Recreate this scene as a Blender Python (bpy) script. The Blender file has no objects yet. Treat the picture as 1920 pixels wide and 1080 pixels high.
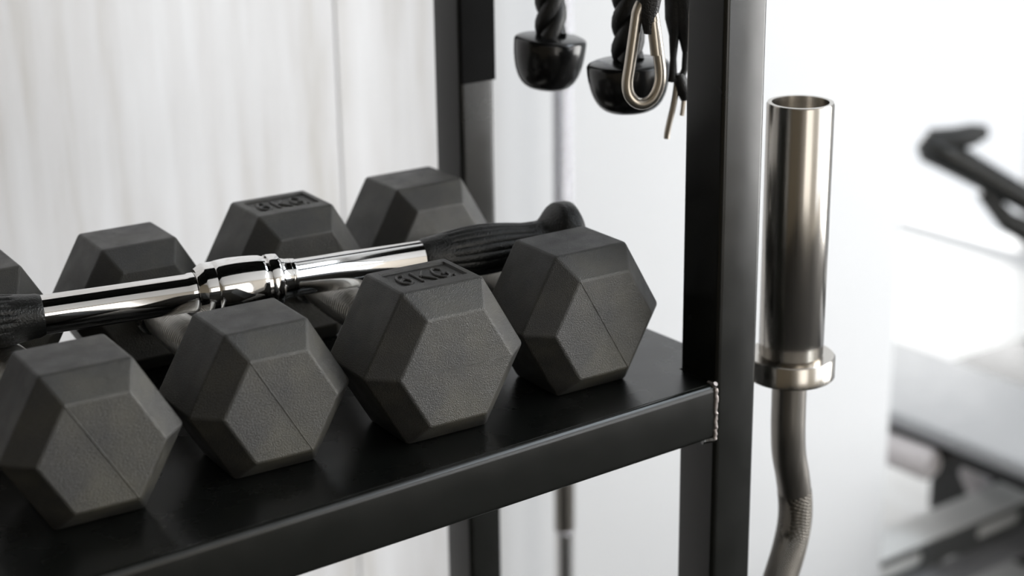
import bpy, bmesh, math, random
from math import sin, cos, pi, radians, sqrt, atan2
from mathutils import Vector, Matrix

C = bpy.context.scene.collection
S = bpy.context.scene
H = 1.0                       # height of the dumbbell shelf above the floor

# ------------------------------------------------------------------ camera
cam_d = bpy.data.cameras.new('camera')
cam = bpy.data.objects.new('camera', cam_d); C.objects.link(cam)
R_ = Vector((0.8041, -0.5943, -0.0133)); U_ = Vector((0.1984, 0.2472, 0.9484)); F_ = Vector((0.5604, 0.7653, -0.3167))
cam.matrix_world = Matrix(((R_.x, U_.x, -F_.x, -0.8325), (R_.y, U_.y, -F_.y, -0.8738),
                           (R_.z, U_.z, -F_.z, 0.475 + H), (0, 0, 0, 1)))
cam_d.sensor_width = 36.0
cam_d.lens = 3.283 * 1000 / 1920 * 36
cam_d.clip_start = 0.02
cam_d.dof.use_dof = True
cam_d.dof.focus_distance = 1.20
cam_d.dof.aperture_fstop = 4.2
cam_d.dof.aperture_blades = 0
S.camera = cam

# ------------------------------------------------------------------ world, daylight, exposure
w = bpy.data.worlds.new('world'); S.world = w; w.use_nodes = True
bg = w.node_tree.nodes['Background']
bg.inputs[0].default_value = (0.93, 0.96, 1.0, 1); bg.inputs[1].default_value = 1.5

def area(name, loc, rot, sx, sy, radiance, col=(1, 1, 1)):
    l = bpy.data.lights.new(name, 'AREA'); l.shape = 'RECTANGLE'; l.size = sx; l.size_y = sy
    l.energy = radiance * pi * sx * sy; l.color = col
    o = bpy.data.objects.new(name, l); C.objects.link(o); o.location = loc; o.rotation_euler = rot
    return o
# daylight coming in through the glazing: glazed wall on the right and windows in the front wall, the left one added as fill
WIN_R = [(1.95, 4.3), (-2.95, -0.6)]     # y ranges of the right-hand glazing
WIN_F = [(-1.3, 0.1), (1.2, 2.85)]                                   # x ranges of the front windows; the left one is added for warm fill
LR, LF = (4.4, 14.0), (2.6, 2.6)
for (a, b), lr in zip(WIN_R, LR):
    area('daylight_right', (3.22, (a + b) / 2, 1.357), (0, radians(90), 0), 2.66, b - a, lr, (1.0, 0.985, 0.96))
for (a, b), lf in zip(WIN_F, LF):
    area('daylight_fill_front', ((a + b) / 2, -3.32, 1.46), (radians(90), 0, 0), b - a, 2.28, lf, (0.97, 0.985, 1.0) if a > 0 else (1.0, 0.91, 0.78))  # warm light on the left is added fill
FILL_PANELS = [(1.35, -0.48), (1.35, -1.68)]      # unseen ceiling panels, added for the cool edge highlight and top light
for px_, py_ in FILL_PANELS:
    area('added_ceiling_fill', (px_, py_, 2.80), (0, 0, 0), 0.56, 1.16, 9.0, (0.80, 0.90, 1.0))
S.view_settings.view_transform = 'Standard'
S.view_settings.look = 'None'
S.view_settings.exposure = -0.45
S.view_settings.gamma = 1.0
S.view_settings.use_curve_mapping = False

# ------------------------------------------------------------------ node helpers
class NT:
    def __init__(s, name):
        s.m = bpy.data.materials.new(name); s.m.use_nodes = True
        s.t = s.m.node_tree; s.p = s.t.nodes['Principled BSDF']; s.out = s.t.nodes['Material Output']
    def n(s, kind, **kw):
        nd = s.t.nodes.new(kind)
        for k, v in kw.items(): setattr(nd, k, v)
        return nd
    def l(s, a, b): s.t.links.new(a, b)
    def math(s, op, a, b=None):
        nd = s.n('ShaderNodeMath', operation=op)
        for i, v in enumerate((a, b)):
            if v is None: continue
            if isinstance(v, (int, float)): nd.inputs[i].default_value = v
            else: s.l(v, nd.inputs[i])
        return nd.outputs[0]
    def noise(s, vec, scale, detail=3, rough=0.5):
        nd = s.n('ShaderNodeTexNoise'); nd.inputs['Scale'].default_value = scale
        nd.inputs['Detail'].default_value = detail; nd.inputs['Roughness'].default_value = rough
        s.l(vec, nd.inputs['Vector']); return nd.outputs['Fac']
    def ramp(s, fac, stops):
        nd = s.n('ShaderNodeValToRGB'); e = nd.color_ramp.elements
        while len(e) < len(stops): e.new(0.5)
        for el, (p, c) in zip(e, stops):
            el.position = p; el.color = (*c, 1) if len(c) == 3 else c
        s.l(fac, nd.inputs[0]); return nd.outputs[0]
    def obj(s): return s.n('ShaderNodeTexCoord').outputs['Object']
    def mapping(s, vec, scale):
        nd = s.n('ShaderNodeMapping'); nd.inputs['Scale'].default_value = scale
        s.l(vec, nd.inputs['Vector']); return nd.outputs[0]
    def bump(s, h, strength, dist):
        nd = s.n('ShaderNodeBump'); nd.inputs['Strength'].default_value = strength
        nd.inputs['Distance'].default_value = dist
        s.l(h, nd.inputs['Height']); s.l(nd.outputs[0], s.p.inputs['Normal'])
    def set(s, **kw):
        for k, v in kw.items():
            s.p.inputs[k.replace('_', ' ')].default_value = (*v, 1) if isinstance(v, tuple) else v
        return s

def mat_rubber(name, base, dust, rough, grain, spec=0.5):
    t = NT(name); v = t.obj()
    f = t.noise(v, 22, 5, 0.6)
    c = t.ramp(f, [(0.42, base), (0.72, dust)])
    t.l(c, t.p.inputs['Base Color'])
    r = t.ramp(t.noise(v, 60, 4), [(0.3, (rough - .08,) * 3), (0.7, (rough + .08,) * 3)])
    t.l(r, t.p.inputs['Roughness'])
    t.set(Specular_IOR_Level=spec)
    t.bump(t.noise(v, grain, 1, 0.5), 0.8, 0.0006)
    return t.m
def mat_metal(name, col, rough, wear=0.0, scale=(60, 60, 2)):
    t = NT(name); t.set(Base_Color=col, Metallic=1.0, Roughness=rough)
    if wear:
        v = t.mapping(t.obj(), scale)
        r = t.ramp(t.noise(v, 4, 4), [(0.3, (rough,) * 3), (0.75, (min(1, rough + wear),) * 3)])
        t.l(r, t.p.inputs['Roughness'])
    return t.m
def mat_knurl(name, col, rough, axis, k_around, pitch, strength=0.8, metallic=1.0):
    t = NT(name); t.set(Base_Color=col, Metallic=metallic, Roughness=rough)
    sp = t.n('ShaderNodeSeparateXYZ'); t.l(t.obj(), sp.inputs[0])
    ax = {'X': 0, 'Y': 1, 'Z': 2}[axis]; o = [i for i in range(3) if i != ax]
    ang = t.math('MULTIPLY', t.math('ARCTAN2', sp.outputs[o[0]], sp.outputs[o[1]]), k_around)
    lng = t.math('MULTIPLY', sp.outputs[ax], 2 * pi / pitch)
    a = t.math('SINE', t.math('ADD', ang, lng)); b = t.math('SINE', t.math('SUBTRACT', ang, lng))
    t.bump(t.math('MAXIMUM', a, b), strength, 0.0004)
    return t.m
def mat_paint(name, col, rough, spec=0.5, orange=0.0):
    t = NT(name); v = t.obj(); t.set(Base_Color=col, Specular_IOR_Level=spec)
    r = t.ramp(t.noise(v, 30, 4), [(0.3, (rough - .03,) * 3), (0.7, (rough + .04,) * 3)])
    t.l(r, t.p.inputs['Roughness'])
    if orange: t.bump(t.noise(v, 900, 2), orange, 0.0003)
    return t.m
def mat_plank():
    t = NT('whitewashed_panel'); v = t.obj()
    st = t.noise(t.mapping(v, (9, 9, 0.9)), 1.6, 6, 0.62)
    st2 = t.noise(t.mapping(v, (40, 40, 1.6)), 1.2, 4, 0.6)
    m = t.math('ADD', t.math('MULTIPLY', st, 0.72), t.math('MULTIPLY', st2, 0.28))
    c = t.ramp(m, [(0.32, (0.53, 0.51, 0.48)), (0.46, (0.675, 0.67, 0.675)), (0.62, (0.76, 0.765, 0.78))])
    vo = t.n('ShaderNodeTexVoronoi'); vo.inputs['Scale'].default_value = 1.0
    t.l(t.mapping(v, (2.3, 2.3, 1.3)), vo.inputs['Vector'])
    k = t.ramp(vo.outputs['Distance'], [(0.03, (0.86, 0.85, 0.83)), (0.10, (1, 1, 1))])
    mx = t.n('ShaderNodeMix', data_type='RGBA', blend_type='MULTIPLY'); mx.inputs[0].default_value = 1.0
    t.l(c, mx.inputs[6]); t.l(k, mx.inputs[7]); t.l(mx.outputs[2], t.p.inputs['Base Color'])
    t.set(Roughness=0.5)
    return t.m
def mat_glass():
    t = NT('window_glass')
    tr = t.n('ShaderNodeBsdfTransparent'); gl = t.n('ShaderNodeBsdfGlossy'); gl.inputs['Roughness'].default_value = 0.02
    mx = t.n('ShaderNodeMixShader'); mx.inputs[0].default_value = 0.05
    t.l(tr.outputs[0], mx.inputs[1]); t.l(gl.outputs[0], mx.inputs[2]); t.l(mx.outputs[0], t.out.inputs[0])
    return t.m

M = dict(
    rubber=mat_rubber('black_rubber', (0.0175, 0.0172, 0.0155), (0.044, 0.041, 0.029), 0.45, 1900, 0.7),
    letter=mat_rubber('worn_rubber_lettering', (0.022, 0.021, 0.019), (0.036, 0.034, 0.029), 0.34, 1500),
    grip=mat_rubber('grip_rubber', (0.006, 0.0065, 0.006), (0.009, 0.0095, 0.009), 0.40, 700),
    chrome=mat_metal('chrome', (0.86, 0.85, 0.84), 0.05, 0.02, (30, 30, 30)),
    satin=mat_metal('satin_steel', (0.46, 0.435, 0.40), 0.17, 0.08, (60, 60, 1)),
    steel=mat_metal('polished_steel_rim', (0.72, 0.71, 0.70), 0.25),
    dark_steel=mat_metal('worn_dark_steel', (0.27, 0.255, 0.235), 0.30, 0.1),
    knurl=mat_knurl('knurled_chrome', (0.82, 0.80, 0.76), 0.34, 'Y', 34, 0.0030),
    knurl_bar=mat_knurl('knurled_bar_steel', (0.72, 0.72, 0.76), 0.25, 'Z', 30, 0.0028),
    knurl_curl=mat_knurl('knurled_worn_steel', (0.15, 0.14, 0.125), 0.38, 'Z', 30, 0.0028),
    black=mat_paint('black_powder_coat', (0.005, 0.0055, 0.0045), 0.235, 0.5, 0.03),
    plate=mat_paint('black_satin_paint', (0.004, 0.0045, 0.004), 0.28, 0.45, 0.03),
    weld=mat_metal('weld_metal', (0.34, 0.31, 0.30), 0.55),
    nylon=mat_rubber('black_nylon', (0.008, 0.008, 0.008), (0.012, 0.012, 0.012), 0.40, 900),
    matt=mat_paint('matt_black', (0.004, 0.004, 0.004), 0.85, 0.1),
    cup=mat_paint('black_moulded_plastic', (0.006, 0.006, 0.006), 0.20, 0.55),
    zinc=mat_metal('zinc_plated_steel', (0.62, 0.57, 0.50), 0.30),
    warm=mat_paint('warm_beige_wall_paint', (0.60, 0.55, 0.48), 0.8, 0.2),
    brown=mat_paint('brown_wall_paint', (0.13, 0.11, 0.08), 0.8, 0.2),
    white=mat_paint('white_wall_paint', (0.66, 0.67, 0.685), 0.7, 0.3),
    ceiling=mat_paint('white_ceiling_paint', (0.62, 0.63, 0.64), 0.85, 0.2),
    panel=mat_plank(),
    floor=mat_paint('pale_floor', (0.80, 0.80, 0.79), 0.45, 0.4),
    mat=mat_rubber('rubber_floor_tile', (0.010, 0.010, 0.010), (0.018, 0.018, 0.017), 0.8, 400),
    vinyl=mat_paint('pale_grey_vinyl', (0.36, 0.365, 0.375), 0.45, 0.4),
    foam=mat_paint('pale_foam', (0.62, 0.58, 0.58), 0.7, 0.3),
    frame=mat_paint('white_window_frame', (0.75, 0.75, 0.75), 0.4),
    rail=mat_paint('grey_rail_paint', (0.10, 0.105, 0.105), 0.4),
    lip=mat_paint('mid_grey_paint', (0.30, 0.30, 0.31), 0.4),
    flange=mat_paint('white_rail_top', (0.80, 0.81, 0.80), 0.4),
    glass=mat_glass(),
)

# ------------------------------------------------------------------ mesh helpers
def V(*a): return Vector(a)
def add_box(bm, lo, hi, bev=0.0, seg=2):
    r = bmesh.ops.create_cube(bm, size=1.0)
    lo, hi = Vector(lo), Vector(hi)
    for v in r['verts']:
        v.co = Vector(((lo[i] + hi[i]) / 2 + v.co[i] * (hi[i] - lo[i])) for i in range(3))
    if bev:
        es = {e for v in r['verts'] for e in v.link_edges}
        bmesh.ops.bevel(bm, geom=list(es), offset=bev, segments=seg, profile=0.5, affect='EDGES')
def frames(pts):
    pts = [Vector(p) for p in pts]; n = len(pts); T = []
    for i in range(n):
        T.append((pts[min(i + 1, n - 1)] - pts[max(i - 1, 0)]).normalized())
    a = Vector((0, 0, 1)) if abs(T[0].z) < 0.9 else Vector((0, 1, 0))
    N = (a - T[0] * a.dot(T[0])).normalized(); out = []
    for i in range(n):
        N = (N - T[i] * N.dot(T[i])).normalized(); out.append((pts[i], T[i], N, T[i].cross(N)))
    return out
def add_tube(bm, pts, rad, seg=16, caps=True, closed=False):
    fr = frames(pts); rings = []
    if closed:
        n = len(pts); P = [Vector(p) for p in pts]; fr2 = []; N = fr[0][2]
        for i in range(n):
            t = (P[(i + 1) % n] - P[i - 1]).normalized(); N = (N - t * N.dot(t)).normalized(); fr2.append((P[i], t, N, t.cross(N)))
        fr = fr2
    for i, (p, t, a, b) in enumerate(fr):
        r = rad[i] if isinstance(rad, (list, tuple)) else rad
        rings.append([bm.verts.new(p + a * cos(2 * pi * k / seg) * r + b * sin(2 * pi * k / seg) * r) for k in range(seg)])
    m = len(rings)
    for i in range(m if closed else m - 1):
        A, B = rings[i], rings[(i + 1) % m]
        for k in range(seg): bm.faces.new((A[k], A[(k + 1) % seg], B[(k + 1) % seg], B[k]))
    if caps and not closed:
        bm.faces.new(list(reversed(rings[0]))); bm.faces.new(rings[-1])
def add_lathe(bm, prof, origin, axis, seg=48):
    """prof: list of (s, r) along the axis."""
    ax = Vector(axis).normalized(); a = Vector((0, 0, 1)) if abs(ax.z) < 0.9 else Vector((1, 0, 0))
    n = (a - ax * a.dot(ax)).normalized(); b = ax.cross(n); o = Vector(origin); rings = []
    for s, r in prof:
        if r < 1e-6: rings.append([bm.verts.new(o + ax * s)])
        else: rings.append([bm.verts.new(o + ax * s + n * cos(2 * pi * k / seg) * r + b * sin(2 * pi * k / seg) * r) for k in range(seg)])
    for A, B in zip(rings, rings[1:]):
        for k in range(seg):
            k2 = (k + 1) % seg
            if len(A) == 1 and len(B) == 1: continue
            if len(A) == 1: bm.faces.new((A[0], B[k2], B[k]))
            elif len(B) == 1: bm.faces.new((A[k], A[k2], B[0]))
            else: bm.faces.new((A[k], A[k2], B[k2], B[k]))
    if len(rings[0]) > 1: bm.faces.new(list(reversed(rings[0])))
    if len(rings[-1]) > 1: bm.faces.new(rings[-1])
def add_profile(bm, prof, p0, p1, up):
    """extrude a closed 2-D profile from p0 to p1 (u across, v along up)."""
    p0, p1, up = Vector(p0), Vector(p1), Vector(up); d = (p1 - p0).normalized(); u = d.cross(up).normalized()
    A = [bm.verts.new(p0 + u * a + up * b) for a, b in prof]; B = [bm.verts.new(p1 + u * a + up * b) for a, b in prof]; n = len(prof)
    for k in range(n): bm.faces.new((A[k], A[(k + 1) % n], B[(k + 1) % n], B[k]))
    bm.faces.new(list(reversed(A))); bm.faces.new(B)
def rrect(x0, x1, y0, y1, r, n=6):
    out = []
    for cx, cy, a0 in ((x1 - r, y1 - r, 0), (x0 + r, y1 - r, 90), (x0 + r, y0 + r, 180), (x1 - r, y0 + r, 270)):
        for k in range(n + 1):
            a = radians(a0 + 90 * k / n); out.append((cx + r * cos(a), cy + r * sin(a)))
    return out
def smooth_path(pts, n=8):
    P = [Vector(p) for p in pts]; out = []
    for i in range(len(P) - 1):
        p0, p1, p2, p3 = P[max(i - 1, 0)], P[i], P[i + 1], P[min(i + 2, len(P) - 1)]
        for k in range(n):
            t = k / n
            out.append(0.5 * ((2 * p1) + (p2 - p0) * t + (2 * p0 - 5 * p1 + 4 * p2 - p3) * t * t + (3 * p1 - p0 - 3 * p2 + p3) * t ** 3))
    out.append(P[-1]); return out
def obj(name, bm, mat, parent=None, smooth=40, label=None, wn=False):
    bmesh.ops.recalc_face_normals(bm, faces=bm.faces[:])
    me = bpy.data.meshes.new(name); bm.to_mesh(me); bm.free()
    me.materials.append(mat)
    if smooth:
        me.polygons.foreach_set('use_smooth', [True] * len(me.polygons))
        me.set_sharp_from_angle(angle=radians(smooth))
    o = bpy.data.objects.new(name, me); C.objects.link(o)
    if parent: o.parent = parent
    if label: o['label'] = label
    if wn:
        mod = o.modifiers.new('wn', 'WEIGHTED_NORMAL'); mod.keep_sharp = True; mod.weight = 100
    return o
def thing(name, label, cat, loc, rotz=0.0, group=None):
    o = bpy.data.objects.new(name, None); o.empty_display_size = 0.05; C.objects.link(o)
    o.location = loc; o.rotation_euler = (0, 0, rotz); return tag(o, label, cat, group)
def tag(o, label, cat, group=None):
    o['label'] = label; o['category'] = cat
    if group: o['group'] = group
    return o
def struct(name, bm, mat, parent=None, **kw):
    o = obj(name, bm, mat, parent, **kw)
    if parent is None: o['kind'] = 'structure'
    return o
def boxobj(name, lo, hi, mat, parent=None, bev=0.0, st=False):
    bm = bmesh.new(); add_box(bm, lo, hi, bev)
    return (struct if st else obj)(name, bm, mat, parent, smooth=40 if bev else 0)

# ------------------------------------------------------------------ the room
XL, XR, YF, YB, ZC = -2.6, 2.97, -3.1, 4.5, 2.85
bm = bmesh.new(); add_box(bm, (XL - .1, YF - .1, -0.1), (XR + .2, YB + .1, 0)); struct('floor', bm, M['floor'], smooth=0)
bm = bmesh.new(); add_box(bm, (XL - .1, YF - .1, ZC), (XR + .2, YB + .1, ZC + .1)); struct('ceiling', bm, M['ceiling'], smooth=0)
# back wall: whitewashed panels on the left, a white painted stretch on the right that ends at an opening
xs = [XL, -1.645, -1.045, -0.445, 0.155, 0.330]
bm = bmesh.new()
for a, b in zip(xs, xs[1:]): add_box(bm, (a + .0004, 0.80, 0.0), (b - .0004, 0.83, ZC), 0.0015, 1)
add_box(bm, (XL, 0.815, 0), (0.33, 0.92, ZC))
struct('wall_back', bm, M['panel'], smooth=0)
boxobj('wall_partition', (0.331, 0.795, 0), (1.108, 0.92, ZC), M['white'], bev=0.004, st=True)
boxobj('wall_side', (1.0, 0.92, 0), (1.108, YB, ZC), M['white'], st=True)
boxobj('wall_far', (1.0, YB, 0), (XR + .2, YB + .1, ZC), M['white'], st=True)
boxobj('wall_left', (XL - .1, YF, 0), (XL, 0.92, ZC), M['brown'], st=True)
# front wall with window holes
bm = bmesh.new(); zf0, zf1 = 0.32, 2.6; x = XL - .1
for a, b in WIN_F:
    add_box(bm, (x, YF - .1, 0), (a, YF, ZC)); add_box(bm, (a, YF - .1, 0), (b, YF, zf0)); add_box(bm, (a, YF - .1, zf1), (b, YF, ZC)); x = b
add_box(bm, (x, YF - .1, 0), (XR + .2, YF, ZC)); struct('wall_front', bm, M['warm'], smooth=0)
# glazed right wall
bm = bmesh.new(); zr0, zr1 = 0.012, 2.70; y = YF
for a, b in reversed(WIN_R):
    add_box(bm, (XR, y, 0), (XR + .15, a, ZC)); add_box(bm, (XR, a, 0), (XR + .15, b, zr0)); add_box(bm, (XR, a, zr1), (XR + .15, b, ZC)); y = b
add_box(bm, (XR, y, 0), (XR + .15, YB, ZC)); struct('wall_right', bm, M['white'], smooth=0)
k = 0
for a, b in WIN_R:
    k += 1; bm = bmesh.new()
    for lo, hi in (((XR + .02, a, zr0), (XR + .08, a + .05, zr1)), ((XR + .02, b - .05, zr0), (XR + .08, b, zr1)),
                   ((XR + .02, a + .05, zr0), (XR + .08, b - .05, zr0 + .018)), ((XR + .02, a + .05, zr1 - .05), (XR + .08, b - .05, zr1))):
        add_box(bm, lo, hi)
    f = struct('window_%d' % k, bm, M['frame'], smooth=0)
    boxobj('window_pane', (XR + .045, a + .05, zr0 + .018), (XR + .053, b - .05, zr1 - .05), M['glass'], f)
for a, b in WIN_F:  # left front window only carries the added warm fill
    k += 1; bm = bmesh.new()
    for lo, hi in (((a, YF - .08, zf0), (a + .05, YF - .02, zf1)), ((b - .05, YF - .08, zf0), (b, YF - .02, zf1)),
                   ((a + .05, YF - .08, zf0), (b - .05, YF - .02, zf0 + .05)), ((a + .05, YF - .08, zf1 - .05), (b - .05, YF - .02, zf1))):
        add_box(bm, lo, hi)
    f = struct('window_%d' % k, bm, M['frame'], smooth=0)
    boxobj('window_pane', (a + .05, YF - .054, zf0 + .05), (b - .05, YF - .046, zf1 - .05), M['glass'], f)

# dark rubber flooring in front of and under the rack
boxobj('floor_mat', (XL + .02, YF + .05, 0.0), (1.0, 0.78, 0.012), M['mat'], st=True)
boxobj('floor_mat_2', (1.0, YF + .05, 0.0), (2.9, 0.15, 0.012), M['mat'], st=True)
for px_, py_ in FILL_PANELS:  # housings for the added panels, out of view
    t_ = thing('added_ceiling_light', 'added flat white light panel, out of view', 'ceiling light', (px_, py_, 2.81), 0, 'added ceiling fill panels')
    boxobj('light_housing', (-.3, -.6, 0), (.3, .6, .04), M['frame'], t_)

# ------------------------------------------------------------------ the rack
X0, W, YR, HB = -0.0079, 0.040, 0.3217, 0.043
XL0 = -1.25
rack = thing('storage_rack', 'black steel storage rack with square posts and one loaded shelf', 'rack', (0, 0, 0.012))
def part(name, bm, mat, parent, **kw): # geometry below is written in world coordinates
    o = obj(name, bm, mat, parent, **kw); o.matrix_parent_inverse = parent.matrix_basis.inverted() if not parent.parent else Matrix(); return o
def post(x0, y0, wx, wy, z1):
    bm = bmesh.new(); add_profile(bm, rrect(0, wx, 0, wy, 0.0042), (x0, y0, 0.013), (x0, y0, z1), (0, 1, 0)); return bm
RACK_INV = Matrix.Translation((0, 0, -0.012))
def rpart(name, bm, mat, parent=rack, **kw):
    o = obj(name, bm, mat, parent, **kw)
    if parent is rack: o.matrix_parent_inverse = RACK_INV
    return o
ZT = 2.0
# add_profile's u axis is d x up = z x y = -x, so mirror the profile by shifting x0
def add_post(x0, y0, wx, wy):
    bm = bmesh.new(); add_profile(bm, rrect(-wx, 0, 0, wy, 0.0042), (x0, y0, 0.012), (x0, y0, ZT), (0, 1, 0))
    return rpart('post', bm, M['black'])
add_post(X0, 0, W, 0.0412)
rear = add_post(X0, YR, 0.0355, 0.0405)
add_post(XL0 - W, 0, W, 0.0412); add_post(XL0 - W, YR, W, 0.0405)
def beam(name, p0, p1, w, z0, z1, r=0.004, mat='black'):
    bm = bmesh.new(); add_profile(bm, rrect(-w / 2, w / 2, z0, z1, r), p0, p1, (0, 0, 1)); return rpart(name, bm, M[mat])
fb = beam('front_beam', (XL0, W / 2 - .0003, H), (X0, W / 2 - .0003, H), W, -HB, -0.0003, 0.0048)
beam('rear_beam', (XL0, YR + .0205, H), (X0, YR + .0205, H), W, -HB, -0.003)
beam('side_beam', (X0 + W / 2, 0.0412, H), (X0 + W / 2, YR, H), W, -HB, -0.003)
beam('side_beam', (XL0 - W / 2, 0.0412, H), (XL0 - W / 2, YR, H), W, -HB, -0.003)
def add_slab(bm, poly, z0, z1):
    A = [bm.verts.new((x, y, z0)) for x, y in poly]; B = [bm.verts.new((x, y, z1)) for x, y in poly]; n = len(poly)
    for k in range(n): bm.faces.new((A[k], A[(k + 1) % n], B[(k + 1) % n], B[k]))
    bm.faces.new(list(reversed(A))); bm.faces.new(B)
bm = bmesh.new()
add_slab(bm, [(XL0 + .0005, .0048), (X0 - .0002, .0048), (X0 - .0002, .0416), (X0 + W - .0006, .0416), (X0 + W - .0006, YR - .0003), (X0 - .0002, YR - .0003), (X0 - .0002, YR + .040), (XL0 + .0005, YR + .040)], H - .004, H)
rpart('shelf_plate', bm, M['plate'], smooth=0)
# upper tier, above the frame
ZU = H + 0.46
beam('upper_beam', (XL0, W / 2, ZU), (X0, W / 2, ZU), W, 0, HB); beam('upper_beam', (XL0, YR + .02, ZU), (X0, YR + .02, ZU), W, 0, HB)
beam('upper_side_beam', (X0 + W / 2, 0.0412, ZU), (X0 + W / 2, YR, ZU), W, 0, HB)
bm = bmesh.new(); add_box(bm, (XL0 - W + .001, 0.0062, ZU + HB - .004), (X0 + .0005, YR + .040, ZU + HB)); rpart('upper_shelf_plate', bm, M['plate'], smooth=0)
# weld bead where the front beam meets the post
rnd = random.Random(4)
bm = bmesh.new(); pts = [(X0 - .0012 + rnd.uniform(-.0005, .0005), -0.0004, H - .002 - i * .00135) for i in range(31)]
add_tube(bm, pts, [0.0012 + rnd.uniform(0, .0007) for _ in pts], 8)
pts = [(X0 - .0012, 0.0002 + i * .0016, H - .0005 + .0016 * (i == 0)) for i in range(6)]
add_tube(bm, pts, [0.0016 + rnd.uniform(0, .0006) for _ in pts], 8)
wb = obj('weld_bead', bm, M['weld'], fb, label='pale bare weld bead')
bm = bmesh.new(); pts = [(X0 - .001 - i * .0011, 0.001 + .0004 * i, H - HB - .0002) for i in range(9)]
add_tube(bm, pts, [0.0022 + rnd.uniform(0, .0009) for _ in pts], 8); obj('weld_bead', bm, M['black'], fb)
# thin matt black plate over the upper front face of the rear post
bm = bmesh.new(); add_profile(bm, rrect(-.0358, -.0003, -.002, .002, .0015), (X0, YR, H + .1715), (X0, YR, H + .42), (0, 1, 0))
rpart('dark_plate', bm, M['matt'])
# hooks under the upper side beam for the cable attachments
def hook(y, x=0.012):
    bm = bmesh.new(); pts = [(x, y, ZU + .002), (x, y, ZU - .02)] + [(x + .012 * sin(a), y, ZU - .032 + .012 * cos(a)) for a in [radians(t) for t in range(0, 240, 20)]]
    add_tube(bm, pts, 0.003, 10); rpart('hook', bm, M['zinc'])
for y in (0.187, 0.0815, 0.1036): hook(y)

# ------------------------------------------------------------------ dumbbells
KS, CH, LH, GAP = 0.699, 0.0169, 0.0847, 0.1364
LT = 2 * LH + GAP
def hexring(bm, R, y, ap):
    return [bm.verts.new((R * cos(radians(60 * k)), y, ap + R * sin(radians(60 * k)))) for k in range(6)]
STROKES = {
    '6': [[(.78, .93), (.55, 1.0), (.25, .86), (.05, .5), (.12, .15), (.45, 0), (.82, .12), (.92, .35), (.72, .56), (.4, .56), (.14, .36)]],
    'K': [[(.05, 1), (.05, 0)], [(.92, 1), (.35, .52)], [(.38, .58), (.98, 0)]],
    'G': [[(.88, .82), (.62, 1), (.28, .92), (.05, .55), (.12, .18), (.45, 0), (.85, .12), (.92, .42), (.58, .42)]],
    '.': [[(.5, .02), (.5, .06)]]}
def add_text(bm, txt, boxes, z, r):
    for ch, (x0, y0, x1, y1) in zip(txt, boxes):
        for st in STROKES[ch]:
            pts = [(x0 + (x1 - x0) * a, y0 + (y1 - y0) * b, z) for a, b in st]
            if len(pts) > 3: pts = [tuple(p) for p in smooth_path(pts, 5)]
            add_tube(bm, pts, r, 8)
            for q in (pts[0], pts[-1]):
                m = Matrix.Translation(q) @ Matrix.Scale(1, 4)
                bmesh.ops.create_uvsphere(bm, u_segments=8, v_segments=6, radius=r * 1.02, matrix=m)
def head(R, y0, front, recess, roll, name, parent):
    """hexagonal head between y0 and y0+LH; front = outer face towards -Y."""
    ap = R * sqrt(3) / 2; bm = bmesh.new()
    ys = [y0, y0 + CH, y0 + LH - CH, y0 + LH]; rs = [R * KS, R, R, R * KS]
    rings = [hexring(bm, r, y, ap) for r, y in zip(rs, ys)]
    bev = []
    for a, b in zip(rings, rings[1:]):
        for k in range(6):
            if recess and a is rings[1] and k == 1: continue
            bm.faces.new((a[k], a[(k + 1) % 6], b[(k + 1) % 6], b[k]))
    bm.faces.new(list(reversed(rings[0]))); bm.faces.new(rings[3])
    zt = 2 * ap
    if recess:
        xa, xb, ya, yb = -.0247, .0265, y0 + .0285, y0 + .0610
        o = [rings[1][1], rings[1][2], rings[2][2], rings[2][1]]              # +x front, -x front, -x back, +x back
        q = [(xb, ya), (xa, ya), (xa, yb), (xb, yb)]
        i1 = [bm.verts.new((x, y, zt)) for x, y in q]
        d = .0006; i2 = [bm.verts.new((x - d * (1 if x > 0 else -1), y + d * (1 if y < y0 + .045 else -1), zt - .0017)) for x, y in q]
        for k in range(4):
            k2 = (k + 1) % 4
            bm.faces.new((o[k], o[k2], i1[k2], i1[k])); bm.faces.new((i1[k], i1[k2], i2[k2], i2[k]))
        bm.faces.new(i2)
        inner = {v for v in i1 + i2}
    else: inner = set()
    bmesh.ops.recalc_face_normals(bm, faces=bm.faces[:])
    es = [e for e in bm.edges if not (set(e.verts) & inner)]
    bmesh.ops.bevel(bm, geom=es, offset=.0016, segments=3, profile=0.5, affect='EDGES')
    # moulding seam across the outer face
    yf = y0 if front else y0 + LH
    a0 = radians(roll)
    n = 26; rr = R * KS * .985; rs_ = random.Random(int(R * 1e6) + (1 if front else 7))
    pts = []; rad = []
    for k in range(n + 1):
        s = -1 + 2 * k / n
        pts.append((rr * s * cos(a0), yf, ap + rr * s * sin(a0))); rad.append(.00028 + rs_.uniform(0, .00022))
    add_tube(bm, pts, rad, 6)
    o = obj(name, bm, M['rubber'], parent, smooth=35, wn=True)
    if recess:
        bm = bmesh.new(); yb_ = y0
        add_text(bm, '6KG.', [(-.0195, yb_ + .0335, -.0105, yb_ + .0525), (-.0055, yb_ + .0335, .0050, yb_ + .0525),
                              (.0085, yb_ + .0325, .0178, yb_ + .0530), (.0185, yb_ + .0335, .0198, yb_ + .0525)], zt - .00125, .00105)
        obj('lettering', bm, M['letter'], o, label='raised characters 6KG')
    return o
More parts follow.
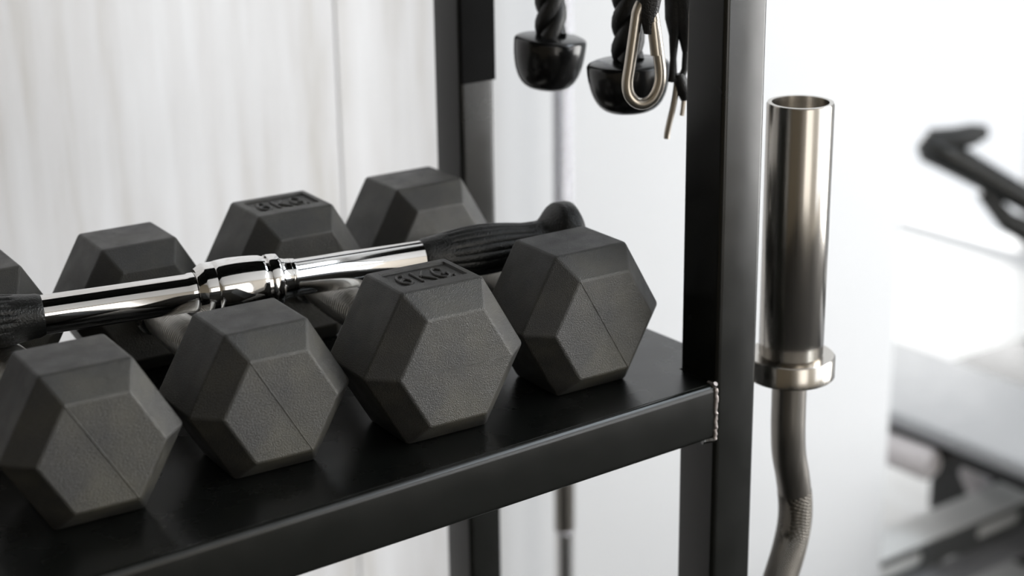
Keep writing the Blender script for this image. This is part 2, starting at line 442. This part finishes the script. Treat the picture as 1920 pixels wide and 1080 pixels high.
def dumbbell(x, y, yaw, R, text, label):
    s = LT / 2
    ap = R * sqrt(3) / 2
    t = thing('hex_dumbbell', label, 'dumbbell', (x + sin(yaw) * s, y + cos(yaw) * s, H), -yaw, 'hexagonal dumbbells in a row on the shelf')
    roll = 0 if text else 120
    head(R, -s, True, text, roll, 'head', t); head(R, s - LH, False, text, roll, 'head', t)
    g = GAP / 2; bm = bmesh.new()
    prof = [(-g * .80, .0118)] + [(g * (-.80 + 1.6 * k / 20), .0118 + .0030 * sin(pi * k / 20) ** 0.7) for k in range(1, 20)] + [(g * .80, .0118)]
    add_lathe(bm, prof, (0, 0, ap), (0, 1, 0), 40); o = obj('handle', bm, M['knurl'], t, label='knurled chrome handle')
    for sgn in (-1, 1):
        bm = bmesh.new()
        add_lathe(bm, [(sgn * g * .79, .0105), (sgn * g * .83, .0105), (sgn * g * .84, .0135), (sgn * g * .92, .0140), (sgn * g * .93, .0155), (sgn * (g + .002), .0158)], (0, 0, ap), (0, 1, 0), 40)
        obj('handle_collar', bm, M['chrome'], t)
    return t
dumbbell(-0.4601, 0.0533, 0.0738, 0.0585, False, 'black hex dumbbell at the left end of the row, cut off by the photo edge')
dumbbell(-0.3382, 0.0517, 0.0685, 0.0577, False, 'plain black hex dumbbell just left of the one marked 6KG')
dumbbell(-0.2167, 0.0298, 0.0655, 0.06255, True, 'black hex dumbbell with 6KG moulded into its top face')
dumbbell(-0.0842, 0.0364, 0.0456, 0.0612, False, 'plain black hex dumbbell nearest the front post, right end of the row')

# ------------------------------------------------------------------ chrome cable bar lying across the dumbbell handles
P0 = Vector((-0.4509, 0.2355, H + .0823)); P1 = Vector((-0.0447, 0.1405, H + .0860))
bdir = (P1 - P0).normalized()
mid = P0 + (P1 - P0) * 0.41
ang = atan2(bdir.y, bdir.x)
bar = thing('cable_bar', 'chrome straight cable bar with black rubber grips lying across the dumbbells', 'bar', (mid.x, mid.y, mid.z - .0205), ang)
tilt = math.asin(bdir.z)
def along(px): return px
def bpt(s): return (s * cos(tilt), 0, .0205 + s * sin(tilt))
def blathe(name, prof, mat, parent=bar, **kw):
    bm = bmesh.new(); add_lathe(bm, prof, (0, 0, .0205), (cos(tilt), 0, sin(tilt)), 56); return obj(name, bm, mat, parent, **kw)
def s_of(P): return (Vector(P) - mid).dot(bdir)
sL0, sL1 = s_of((-0.4236, .2277, H + .0836)), s_of((-0.3205, .2034, H + .085))
sR0, sR1 = s_of((-0.2535, .1865, H + .086)), s_of((-0.155, .1624, H + .0874))
sEnd = s_of((-0.0447, 0.1405, H + .0853))
RB = .0137
blathe('shaft', [(sL0 - .02, RB), (sL1 - .006, RB), (sL1 - .004, RB + .0006), (sL1 - .0005, RB + .0006), (sL1, RB)], M['chrome'])
blathe('shaft', [(sR0, RB), (sR0 + .0005, RB + .0007), (sR0 + .0035, RB + .0007), (sR0 + .0045, RB), (sR1 + .02, RB)], M['chrome'])
Ls = sR0 - sL1
sv = blathe('swivel_sleeve', [(sL1, .0140), (sL1 + .0005, .0165), (sL1 + .0055, .0196), (sL1 + .0065, .0199), (sL1 + .0135, .0199), (sL1 + .0138, .0196),
     (sL1 + .0141, .0199)] + [(sL1 + .0141 + .0359 * k / 14, .0199 + .0012 * sin(pi * (k / 14) ** 0.8)) for k in range(1, 14)] +
     [(sL1 + .0500, .0192), (sL1 + .0505, .0172), (sL1 + .0520, .0172), (sL1 + .0525, .0192), (sL1 + .0535, .0197), (sL1 + .0598, .0197), (sL1 + .0608, .0190),
      (sL1 + .0625, .0160), (Ls + sL1 - .003, .0149), (Ls + sL1, .0146)], M['chrome'])
bm = bmesh.new(); c = sL1 + .030
add_tube(bm, [(c + .0105 * cos(a), .004, .0205 - .0265 + .0105 * sin(a)) for a in [2 * pi * k / 24 for k in range(24)]], .0032, 10, closed=True)
obj('cable_eye', bm, M['chrome'], bar)
# rubber grips
def grip(s0, s1, sgn, knob):
    L = abs(s1 - s0); bm = bmesh.new(); N = 44; seg = 72; rings = []
    ax = Vector((cos(tilt), 0, sin(tilt))); nn = Vector((-sin(tilt), 0, cos(tilt))); bb = ax.cross(nn); o = Vector((0, 0, .0205))
    for i in range(N + 1):
        u = i / N; s = s0 + (s1 - s0) * u
        d = u * L
        body = .0152 + .0042 * sin(pi * min(1, max(0, (d - .004) / .085))) ** 1.2
        if d > .078: body = max(body, .0158)
        if knob:
            e = L - d
            if e < .034:
                k2 = (.034 - e) / .034; k2 = min(1, k2 * 1.9); body = body + (.0280 - body) * (k2 * k2 * (3 - 2 * k2))
            if e < .008: body = .0280 * sqrt(max(0.02, 1 - ((.008 - e) / .0084) ** 2))
        if d < .0015: body -= .0012
        rg = []
        groove = .0009 if (.020 < d < L - .040) else 0
        for k in range(seg):
            a = 2 * pi * k / seg
            r = body - groove * max(0, cos(18 * a)) ** 1.5
            rg.append(bm.verts.new(o + ax * s + nn * cos(a) * r + bb * sin(a) * r))
        rings.append(rg)
    for A, B in zip(rings, rings[1:]):
        for k in range(seg): bm.faces.new((A[k], A[(k + 1) % seg], B[(k + 1) % seg], B[k]))
    bm.faces.new(list(reversed(rings[0]))); bm.faces.new(rings[-1])
    return obj('rubber_grip', bm, M['grip'], bar, smooth=50, label='ribbed black rubber grip')
grip(sR1, sEnd + .017, 1, True)
grip(sL0, sL0 - (sEnd + .017 - sR1), -1, True)

# ------------------------------------------------------------------ curl bar standing beside the front post
EX, EY = 0.0892, 0.0215
cb = thing('curl_bar', 'steel curl bar standing upright with its bent shaft, beside the front post', 'barbell', (EX, EY, 0))
cb_top, col_t, col_b = H + .1935, H - .0045, H - .0225
bm = bmesh.new()
add_lathe(bm, [(col_t, .0235), (col_t + .002, .0248), (cb_top - .0015, .0250), (cb_top, .0243), (cb_top, .0212), (cb_top - .012, .0205), (cb_top - .012, .0)], (0, 0, 0), (0, 0, 1), 64)
obj('sleeve', bm, M['satin'], cb, label='hollow ended satin steel sleeve')
bm = bmesh.new(); add_lathe(bm, [(col_b, .0150), (col_b, .0330), (col_b + .0012, .0342), (col_t - .0012, .0342), (col_t, .0332), (col_t, .0245)], (0, 0, 0), (0, 0, 1), 64)
obj('collar', bm, M['satin'], cb)
def ebend(z0, z1, pts, name, mat, rr=.0135):
    bm = bmesh.new(); add_tube(bm, pts, rr, 24); return obj(name, bm, mat, cb, smooth=60)
raw = [(0, 0, H - .020), (0.0, 0, H - .045), (.0005, 0, H - .068), (.0035, .001, H - .090), (.0100, .002, H - .113), (.0150, .003, H - .136),
       (.0150, .003, H - .155), (.0090, .002, H - .176), (-.0020, .000, H - .198), (-.014, -.002, H - .220), (-.024, -.004, H - .242), (-.027, -.005, H - .265),
       (-.027, -.005, H - .36), (-.022, -.004, H - .39), (.01, 0, H - .45), (.015, .002, H - .48), (.01, .001, H - .51), (0, 0, H - .54), (0, 0, .14)]
path = smooth_path(raw, 6)
zk = H - .121
ebend(0, 0, [p for p in path if p.z >= zk - .004], 'smooth_shaft', M['dark_steel'])
ebend(0, 0, [p for p in path if p.z <= zk], 'knurled_shaft', M['knurl_curl'], .0137)
bm = bmesh.new(); add_lathe(bm, [(.012, .025), (.155, .025), (.156, .034), (.172, .034), (.172, .014)], (0, 0, 0), (0, 0, 1), 48); obj('lower_sleeve', bm, M['satin'], cb)
# ------------------------------------------------------------------ straight barbell standing behind the rack
BX, BY = 0.3965, 0.70
sb = thing('barbell', 'slim straight chrome barbell standing upright against the white wall behind the rack', 'barbell', (BX, BY, 0))
for nm, z0, z1, r, m in (('knurled_shaft', H - .515, 1.72, .0122, 'knurl_bar'), ('smooth_shaft', .325, H - .515, .0122, 'steel')):
    bm = bmesh.new(); add_lathe(bm, [(z0, r), (z1, r)], (0, 0, 0), (0, 0, 1), 40); obj(nm, bm, M[m], sb)
bm = bmesh.new(); add_lathe(bm, [(H - .512, .0128), (H - .425, .0128)], (0, 0, 0), (0, 0, 1), 40); obj('dark_band', bm, M['dark_steel'], sb, label='dark centre band')
for z0, z1, zc0, zc1 in ((.003, .30, .30, .325), (1.745, 2.1, 1.72, 1.745)):
    bm = bmesh.new(); add_lathe(bm, [(z0, .0245), (z1, .0245)], (0, 0, 0), (0, 0, 1), 40); obj('sleeve', bm, M['chrome'], sb)
    bm = bmesh.new(); add_lathe(bm, [(zc0, .036), (zc1, .036)], (0, 0, 0), (0, 0, 1), 40); obj('collar', bm, M['chrome'], sb)

# ------------------------------------------------------------------ cable attachments hanging from the side of the rack
tr = thing('triceps_rope', 'black twisted rope handle with two moulded end cups hanging inside the rack', 'rope', (0.0185, 0.187, H + .17))
base = Vector((0.0185, 0.187, H + .17))
def twisted(path, name):
    bm = bmesh.new(); fr = frames(path); d = 0; prev = None
    L = []
    for p, *_ in fr:
        if prev is not None: d += (p - prev).length
        prev = p; L.append(d)
    for k in range(3):
        pts = []
        for (p, t, a, b), s in zip(fr, L):
            an = 2 * pi * (s / .062 + k / 3); pts.append(p + a * cos(an) * .0062 + b * sin(an) * .0062)
        add_tube(bm, pts, .0068, 12)
    return obj(name, bm, M['nylon'], tr, smooth=60)
c1 = Vector((0.0158, 0.2275, H + .222)) - base; c2 = Vector((0.0238, 0.1416, H + .214)) - base
top = Vector((0, 0, H + .398)) - Vector((0, 0, base.z))
for c, tl, r, h in ((c1, radians(5), .0292, .0425), (c2, radians(-3), .0318, .0395)):
    arc = [c + (Vector((0, 0, 1)) * k * .004) for k in range(0, 30)]
    end = arc[-1]
    arc2 = []
    ym = (c1.y + c2.y) / 2
    for k in range(1, 13):
        a = radians(90 * k / 12); rr = abs(end.y - ym)
        arc2.append(Vector((end.x * cos(a) ** 2, ym + (end.y - ym) * cos(a), end.z + rr * .9 * sin(a))))
    twisted(arc + arc2, 'rope')
    bm = bmesh.new()
    prof = [(.001, .0), (.001, .012), (.000, r - .004), (-.0012, r - .001), (-.003, r)] + [(-.003 - (h - .003) * sin(radians(a)) , r * (cos(radians(a)) ** 0.5)) for a in range(10, 90, 8)] + [(-h, 0)]
    add_lathe(bm, prof, c, (sin(tl) * .8, -sin(tl) * .6, cos(tl)), 40); obj('end_cup', bm, M['cup'], tr, smooth=60)
bm = bmesh.new(); zc = (H + .222 + .116 + .0418 * .9) - base.z + .022
add_tube(bm, [(0.0, .018 * cos(a), zc + .018 * sin(a)) for a in [2 * pi * k / 28 for k in range(28)]], .0035, 10, closed=True)
obj('hanging_ring', bm, M['zinc'], tr)
# carabiner on a strap
Rv = Vector((0.80, -0.60, 0)); Zv = Vector((0, 0, 1))
cp = Vector((-0.0110, 0.0820, H + .2322))
def cpx(dx, dy): return Rv * (dx / 2585) - Zv * (dy / 2450)        # offsets measured about the carabiner
st = thing('webbing_strap', 'black tapered webbing strap holding the carabiner', 'strap', (cp.x, cp.y, cp.z))
bm = bmesh.new(); sec = []
prof = [(60, 9, .0045), (40, 14, .005), (15, 20, .006), (-20, 27, .006), (-60, 30, .006), (-110, 28, .005), (-200, 18, .004), (-300, 10, .004), (-520, 8, .004)]
nrm = Vector((0.6, 0.8, 0)); ring = []
for dy, hw, th in prof:
    cx = 8 + (0 if dy > -60 else 0)
    c = cpx(cx, dy - 98); ring.append([bm.verts.new(c + Rv * (hw / 2585) * cos(a) * 1.0 + nrm * th * sin(a)) for a in [2 * pi * k / 20 for k in range(20)]])
for A, B in zip(ring, ring[1:]):
    for k in range(20): bm.faces.new((A[k], A[(k + 1) % 20], B[(k + 1) % 20], B[k]))
bm.faces.new(ring[0]); bm.faces.new(list(reversed(ring[-1])))
obj('strap', bm, M['nylon'], st, smooth=60)
ca = thing('carabiner', 'pear shaped steel carabiner clipped to the black strap beside the rope', 'carabiner', (cp.x, cp.y, cp.z))
cpts = [(-14, -74), (-20, -30), (-27, 20), (-31, 50), (-27, 72), (-14, 86), (2, 88), (18, 78), (29, 55), (31, 30), (27, 0), (21, -40), (15, -74), (8, -88), (0, -92), (-8, -88)]
cl = [Vector(p).to_3d() for p in [(a, b) for a, b in cpts]]
sm = smooth_path([(a, b, 0) for a, b in cpts] + [(cpts[0][0], cpts[0][1], 0)], 5)[:-1]
bm = bmesh.new(); add_tube(bm, [cpx(p.x, p.y) for p in sm], .0043, 12, closed=True); obj('carabiner_body', bm, M['zinc'], ca)
bm = bmesh.new(); g = [cpx(16, -60), cpx(20, -30), cpx(24, 0)]; add_tube(bm, g, .0048, 12); obj('gate', bm, M['zinc'], ca)
# narrow pull strap with a thin snap hook
q = Vector((0.0395, 0.1036, H + .2117))
ps = thing('pull_strap', 'narrow black strap with a thin metal snap hook, hanging tight beside the front post', 'strap', tuple(q))
def qpx(dx, dy): return Rv * (dx / 2487) - Zv * (dy / 2360)
bm = bmesh.new()
add_tube(bm, [qpx(-8, -560), qpx(-4, -300), qpx(0, -140), qpx(-2, -90), qpx(-5, -60), qpx(-6, -20), qpx(-6, 10), qpx(-6, 22)], [.006, .008, .010, .0085, .004, .0026, .0032, .0040], 12)
add_tube(bm, [qpx(10, -150), qpx(14, -90), qpx(16, -55), qpx(17, -30), qpx(16, 0), qpx(10, 15), qpx(-4, 20)], [.012, .010, .005, .0026, .0026, .003, .004], 12)
add_tube(bm, [qpx(6, 8), qpx(10, 25), qpx(15, 42), qpx(17, 56)], [.004, .0055, .005, .003], 12)
obj('strap', bm, M['nylon'], ps, smooth=60)
bm = bmesh.new(); add_tube(bm, [tuple(p) for p in smooth_path([qpx(2, 18), qpx(0, 40), qpx(-5, 70), qpx(-11, 95), qpx(-15, 115), qpx(-16, 126)], 4)], .0024, 10)
add_tube(bm, [qpx(16, 50), qpx(14, 70), qpx(12, 84)], .0018, 8)
obj('snap_hook', bm, M['zinc'], ps, label='thin zinc snap hook')

# ------------------------------------------------------------------ gym equipment beyond the opening
wb_ = thing('weight_bench', 'low grey padded bench on a slotted steel base rail beyond the opening', 'bench', (1.42, 0.62, 0))
bo = Vector((1.42, 0.62, 0))
def bx(name, lo, hi, mat, bev, parent=wb_, base=bo, **kw):
    bm = bmesh.new(); add_box(bm, Vector(lo) - base, Vector(hi) - base, bev, 3); return obj(name, bm, M[mat], parent, **kw)
bx('seat_pad', (1.28, -0.30, .312), (1.56, 1.40, .340), 'vinyl', .012)
bx('under_frame', (1.295, -0.28, .286), (1.555, 1.38, .3125), 'black', .004)
bx('drive_box', (1.60, 0.10, .0), (1.90, 1.117, .30), 'black', .012)
bx('side_arm', (1.555, 0.62, .262), (1.80, 0.70, .305), 'black', .004)
bx('leg', (1.30, -0.22, .0), (1.36, -0.16, .287), 'black', .004); bx('leg', (1.48, -0.22, .0), (1.54, -0.16, .287), 'black', .004)
bx('leg', (1.40, 1.28, .0), (1.46, 1.34, .287), 'black', .004)
for p_, q_, r in (((1.275, 0.959, 0.277), (1.275, 0.850, 0.279), .027), ((1.580, 1.001, 0.131), (1.575, 0.955, 0.074), .024)):
    bm = bmesh.new(); p_, q_ = Vector(p_), Vector(q_); L_ = (q_ - p_).length
    add_lathe(bm, [(-.008, r * .75), (0, r), (L_, r), (L_ + .008, r * .75)], p_ - bo, q_ - p_, 28); obj('foam_roller', bm, M['foam'], wb_)
# slotted base rail: web with oval holes and a pale top flange
rl0, rl1 = Vector((1.1502, 0.8424, .14)), Vector((1.5218, 0.8424, .14)); rd = (rl1 - rl0); RL = rd.length; rd = rd.normalized(); rn = Vector((rd.y, -rd.x, 0))
bm = bmesh.new()
def rp(s, z, off=0.0): return rl0 + rd * s + rn * off + Vector((0, 0, z)) - bo
def web(bm, s0, s1, z0, z1, slot):
    """quad strip around an oval slot, front and back skins plus the slot wall"""
    N = 28; sc, zc_ = (s0 + s1) / 2, (z0 + z1) / 2
    out = []; inn = []
    for k in range(N):
        a = 2 * pi * k / N
        hw, hh = slot
        ca_, sa_ = cos(a), sin(a)
        inn.append((sc + (hw - hh) * (1 if ca_ > 0 else -1) * (1 if abs(ca_) > 1e-6 else 0) + hh * ca_, zc_ + hh * sa_))
        m = max(abs(ca_) , abs(sa_)); out.append((sc + (s1 - s0) / 2 * ca_ / m, zc_ + (z1 - z0) / 2 * sa_ / m))
    for off in (0.0, -0.004):
        O = [bm.verts.new(rp(s, z, off)) for s, z in out]; I = [bm.verts.new(rp(s, z, off)) for s, z in inn]
        for k in range(N): bm.faces.new((O[k], O[(k + 1) % N], I[(k + 1) % N], I[k]))
        if off == 0.0: I0 = I
    for k in range(N): bm.faces.new((I0[k], I0[(k + 1) % N], I[(k + 1) % N], I[k]))
for k in range(2):
    s0 = -0.0673 + k * 0.2530; web(bm, s0, s0 + 0.2530, -.050, -.0005, (.058, .0125))
rail = obj('base_rail', bm, M['rail'], wb_, smooth=0, label='grey slotted steel rail')
bm = bmesh.new()
add_profile(bm, [(0, 0), (-.075, 0), (-.075, .004), (0, .004)], rp(-0.0673, -.0, .001), rp(0.4387, -.0, .001), (0, 0, 1)); 
obj('rail_flange', bm, M['flange'], rail, smooth=0, label='pale rail top flange')
bm = bmesh.new()
add_profile(bm, [(0, 0), (.065, 0), (.065, .003), (0, .003)], rp(-0.0673, -.053, .0), rp(0.4387, -.053, .0), (0, 0, 1))
obj('rail_lip', bm, M['lip'], rail, smooth=0, label='mid grey lower lip')
for sx_ in (rl0.x + 0.0592, rl0.x + 0.3122):  # pale plates added behind the holes to make them look bright
    bx('slot_backing', (sx_ - .062, rl0.y + .006, .098), (sx_ + .062, rl0.y + .010, .132), 'flange', .001, rail, label='added pale plate behind the slot')
bx('rail_foot', (1.559, 0.792, 0), (1.589, 0.902, .087), 'black', .002); bx('rail_foot', (1.083, 0.812, 0), (1.113, 0.902, .087), 'black', .002)

# dark lever of a machine further back
ma = thing('leg_machine', 'dark lever arm of an exercise machine in front of the far window', 'machine', (2.15, 0.75, 0))
mo = Vector((2.15, 0.75, 0))
def mt(name, pts, rad, mat='black', seg=14, **kw):
    bm = bmesh.new(); add_tube(bm, [Vector(p) + Vector((0, 0, H)) - mo for p in pts], rad, seg); return obj(name, bm, M[mat], ma, smooth=60, **kw)
A0, A1, A2 = Vector((1.700, 1.245, -.325)), Vector((1.7355, 1.2155, -.352)), Vector((1.8262, 1.12, -.4226))
ex = (A2 - A1)
mt('lever_arm', [A0 + Vector((-.012, .012, .012)), A0, A1, A2, A2 + ex * 1.2, A2 + ex * 4], [.018, .034, .030, .024, .034, .05])
mt('lever_handle', [A0 + Vector((0, 0, .004)), A0 + Vector((.030, -.030, .014)), A0 + Vector((.06, -.050, .022)), A0 + Vector((.082, -.062, .027))], [.030, .024, .021, .012], 'grip')
mt('brace', [A2 + Vector((-.055, .055, .012)), A2 + Vector((-.02, .02, -.045)), A2 + ex * .7 + Vector((0, 0, -.055)), A2 + ex * 2], [.014, .020, .03, .03])
E_ = A2 + ex * 4
mt('column', [(E_.x, E_.y, -1.0), (E_.x, E_.y, .5)], .045)
bm = bmesh.new(); add_box(bm, Vector((E_.x - .2, E_.y - .3, 0)) - mo, Vector((E_.x + .2, E_.y + .3, .04)) - mo, .005); obj('base_plate', bm, M['black'], ma)
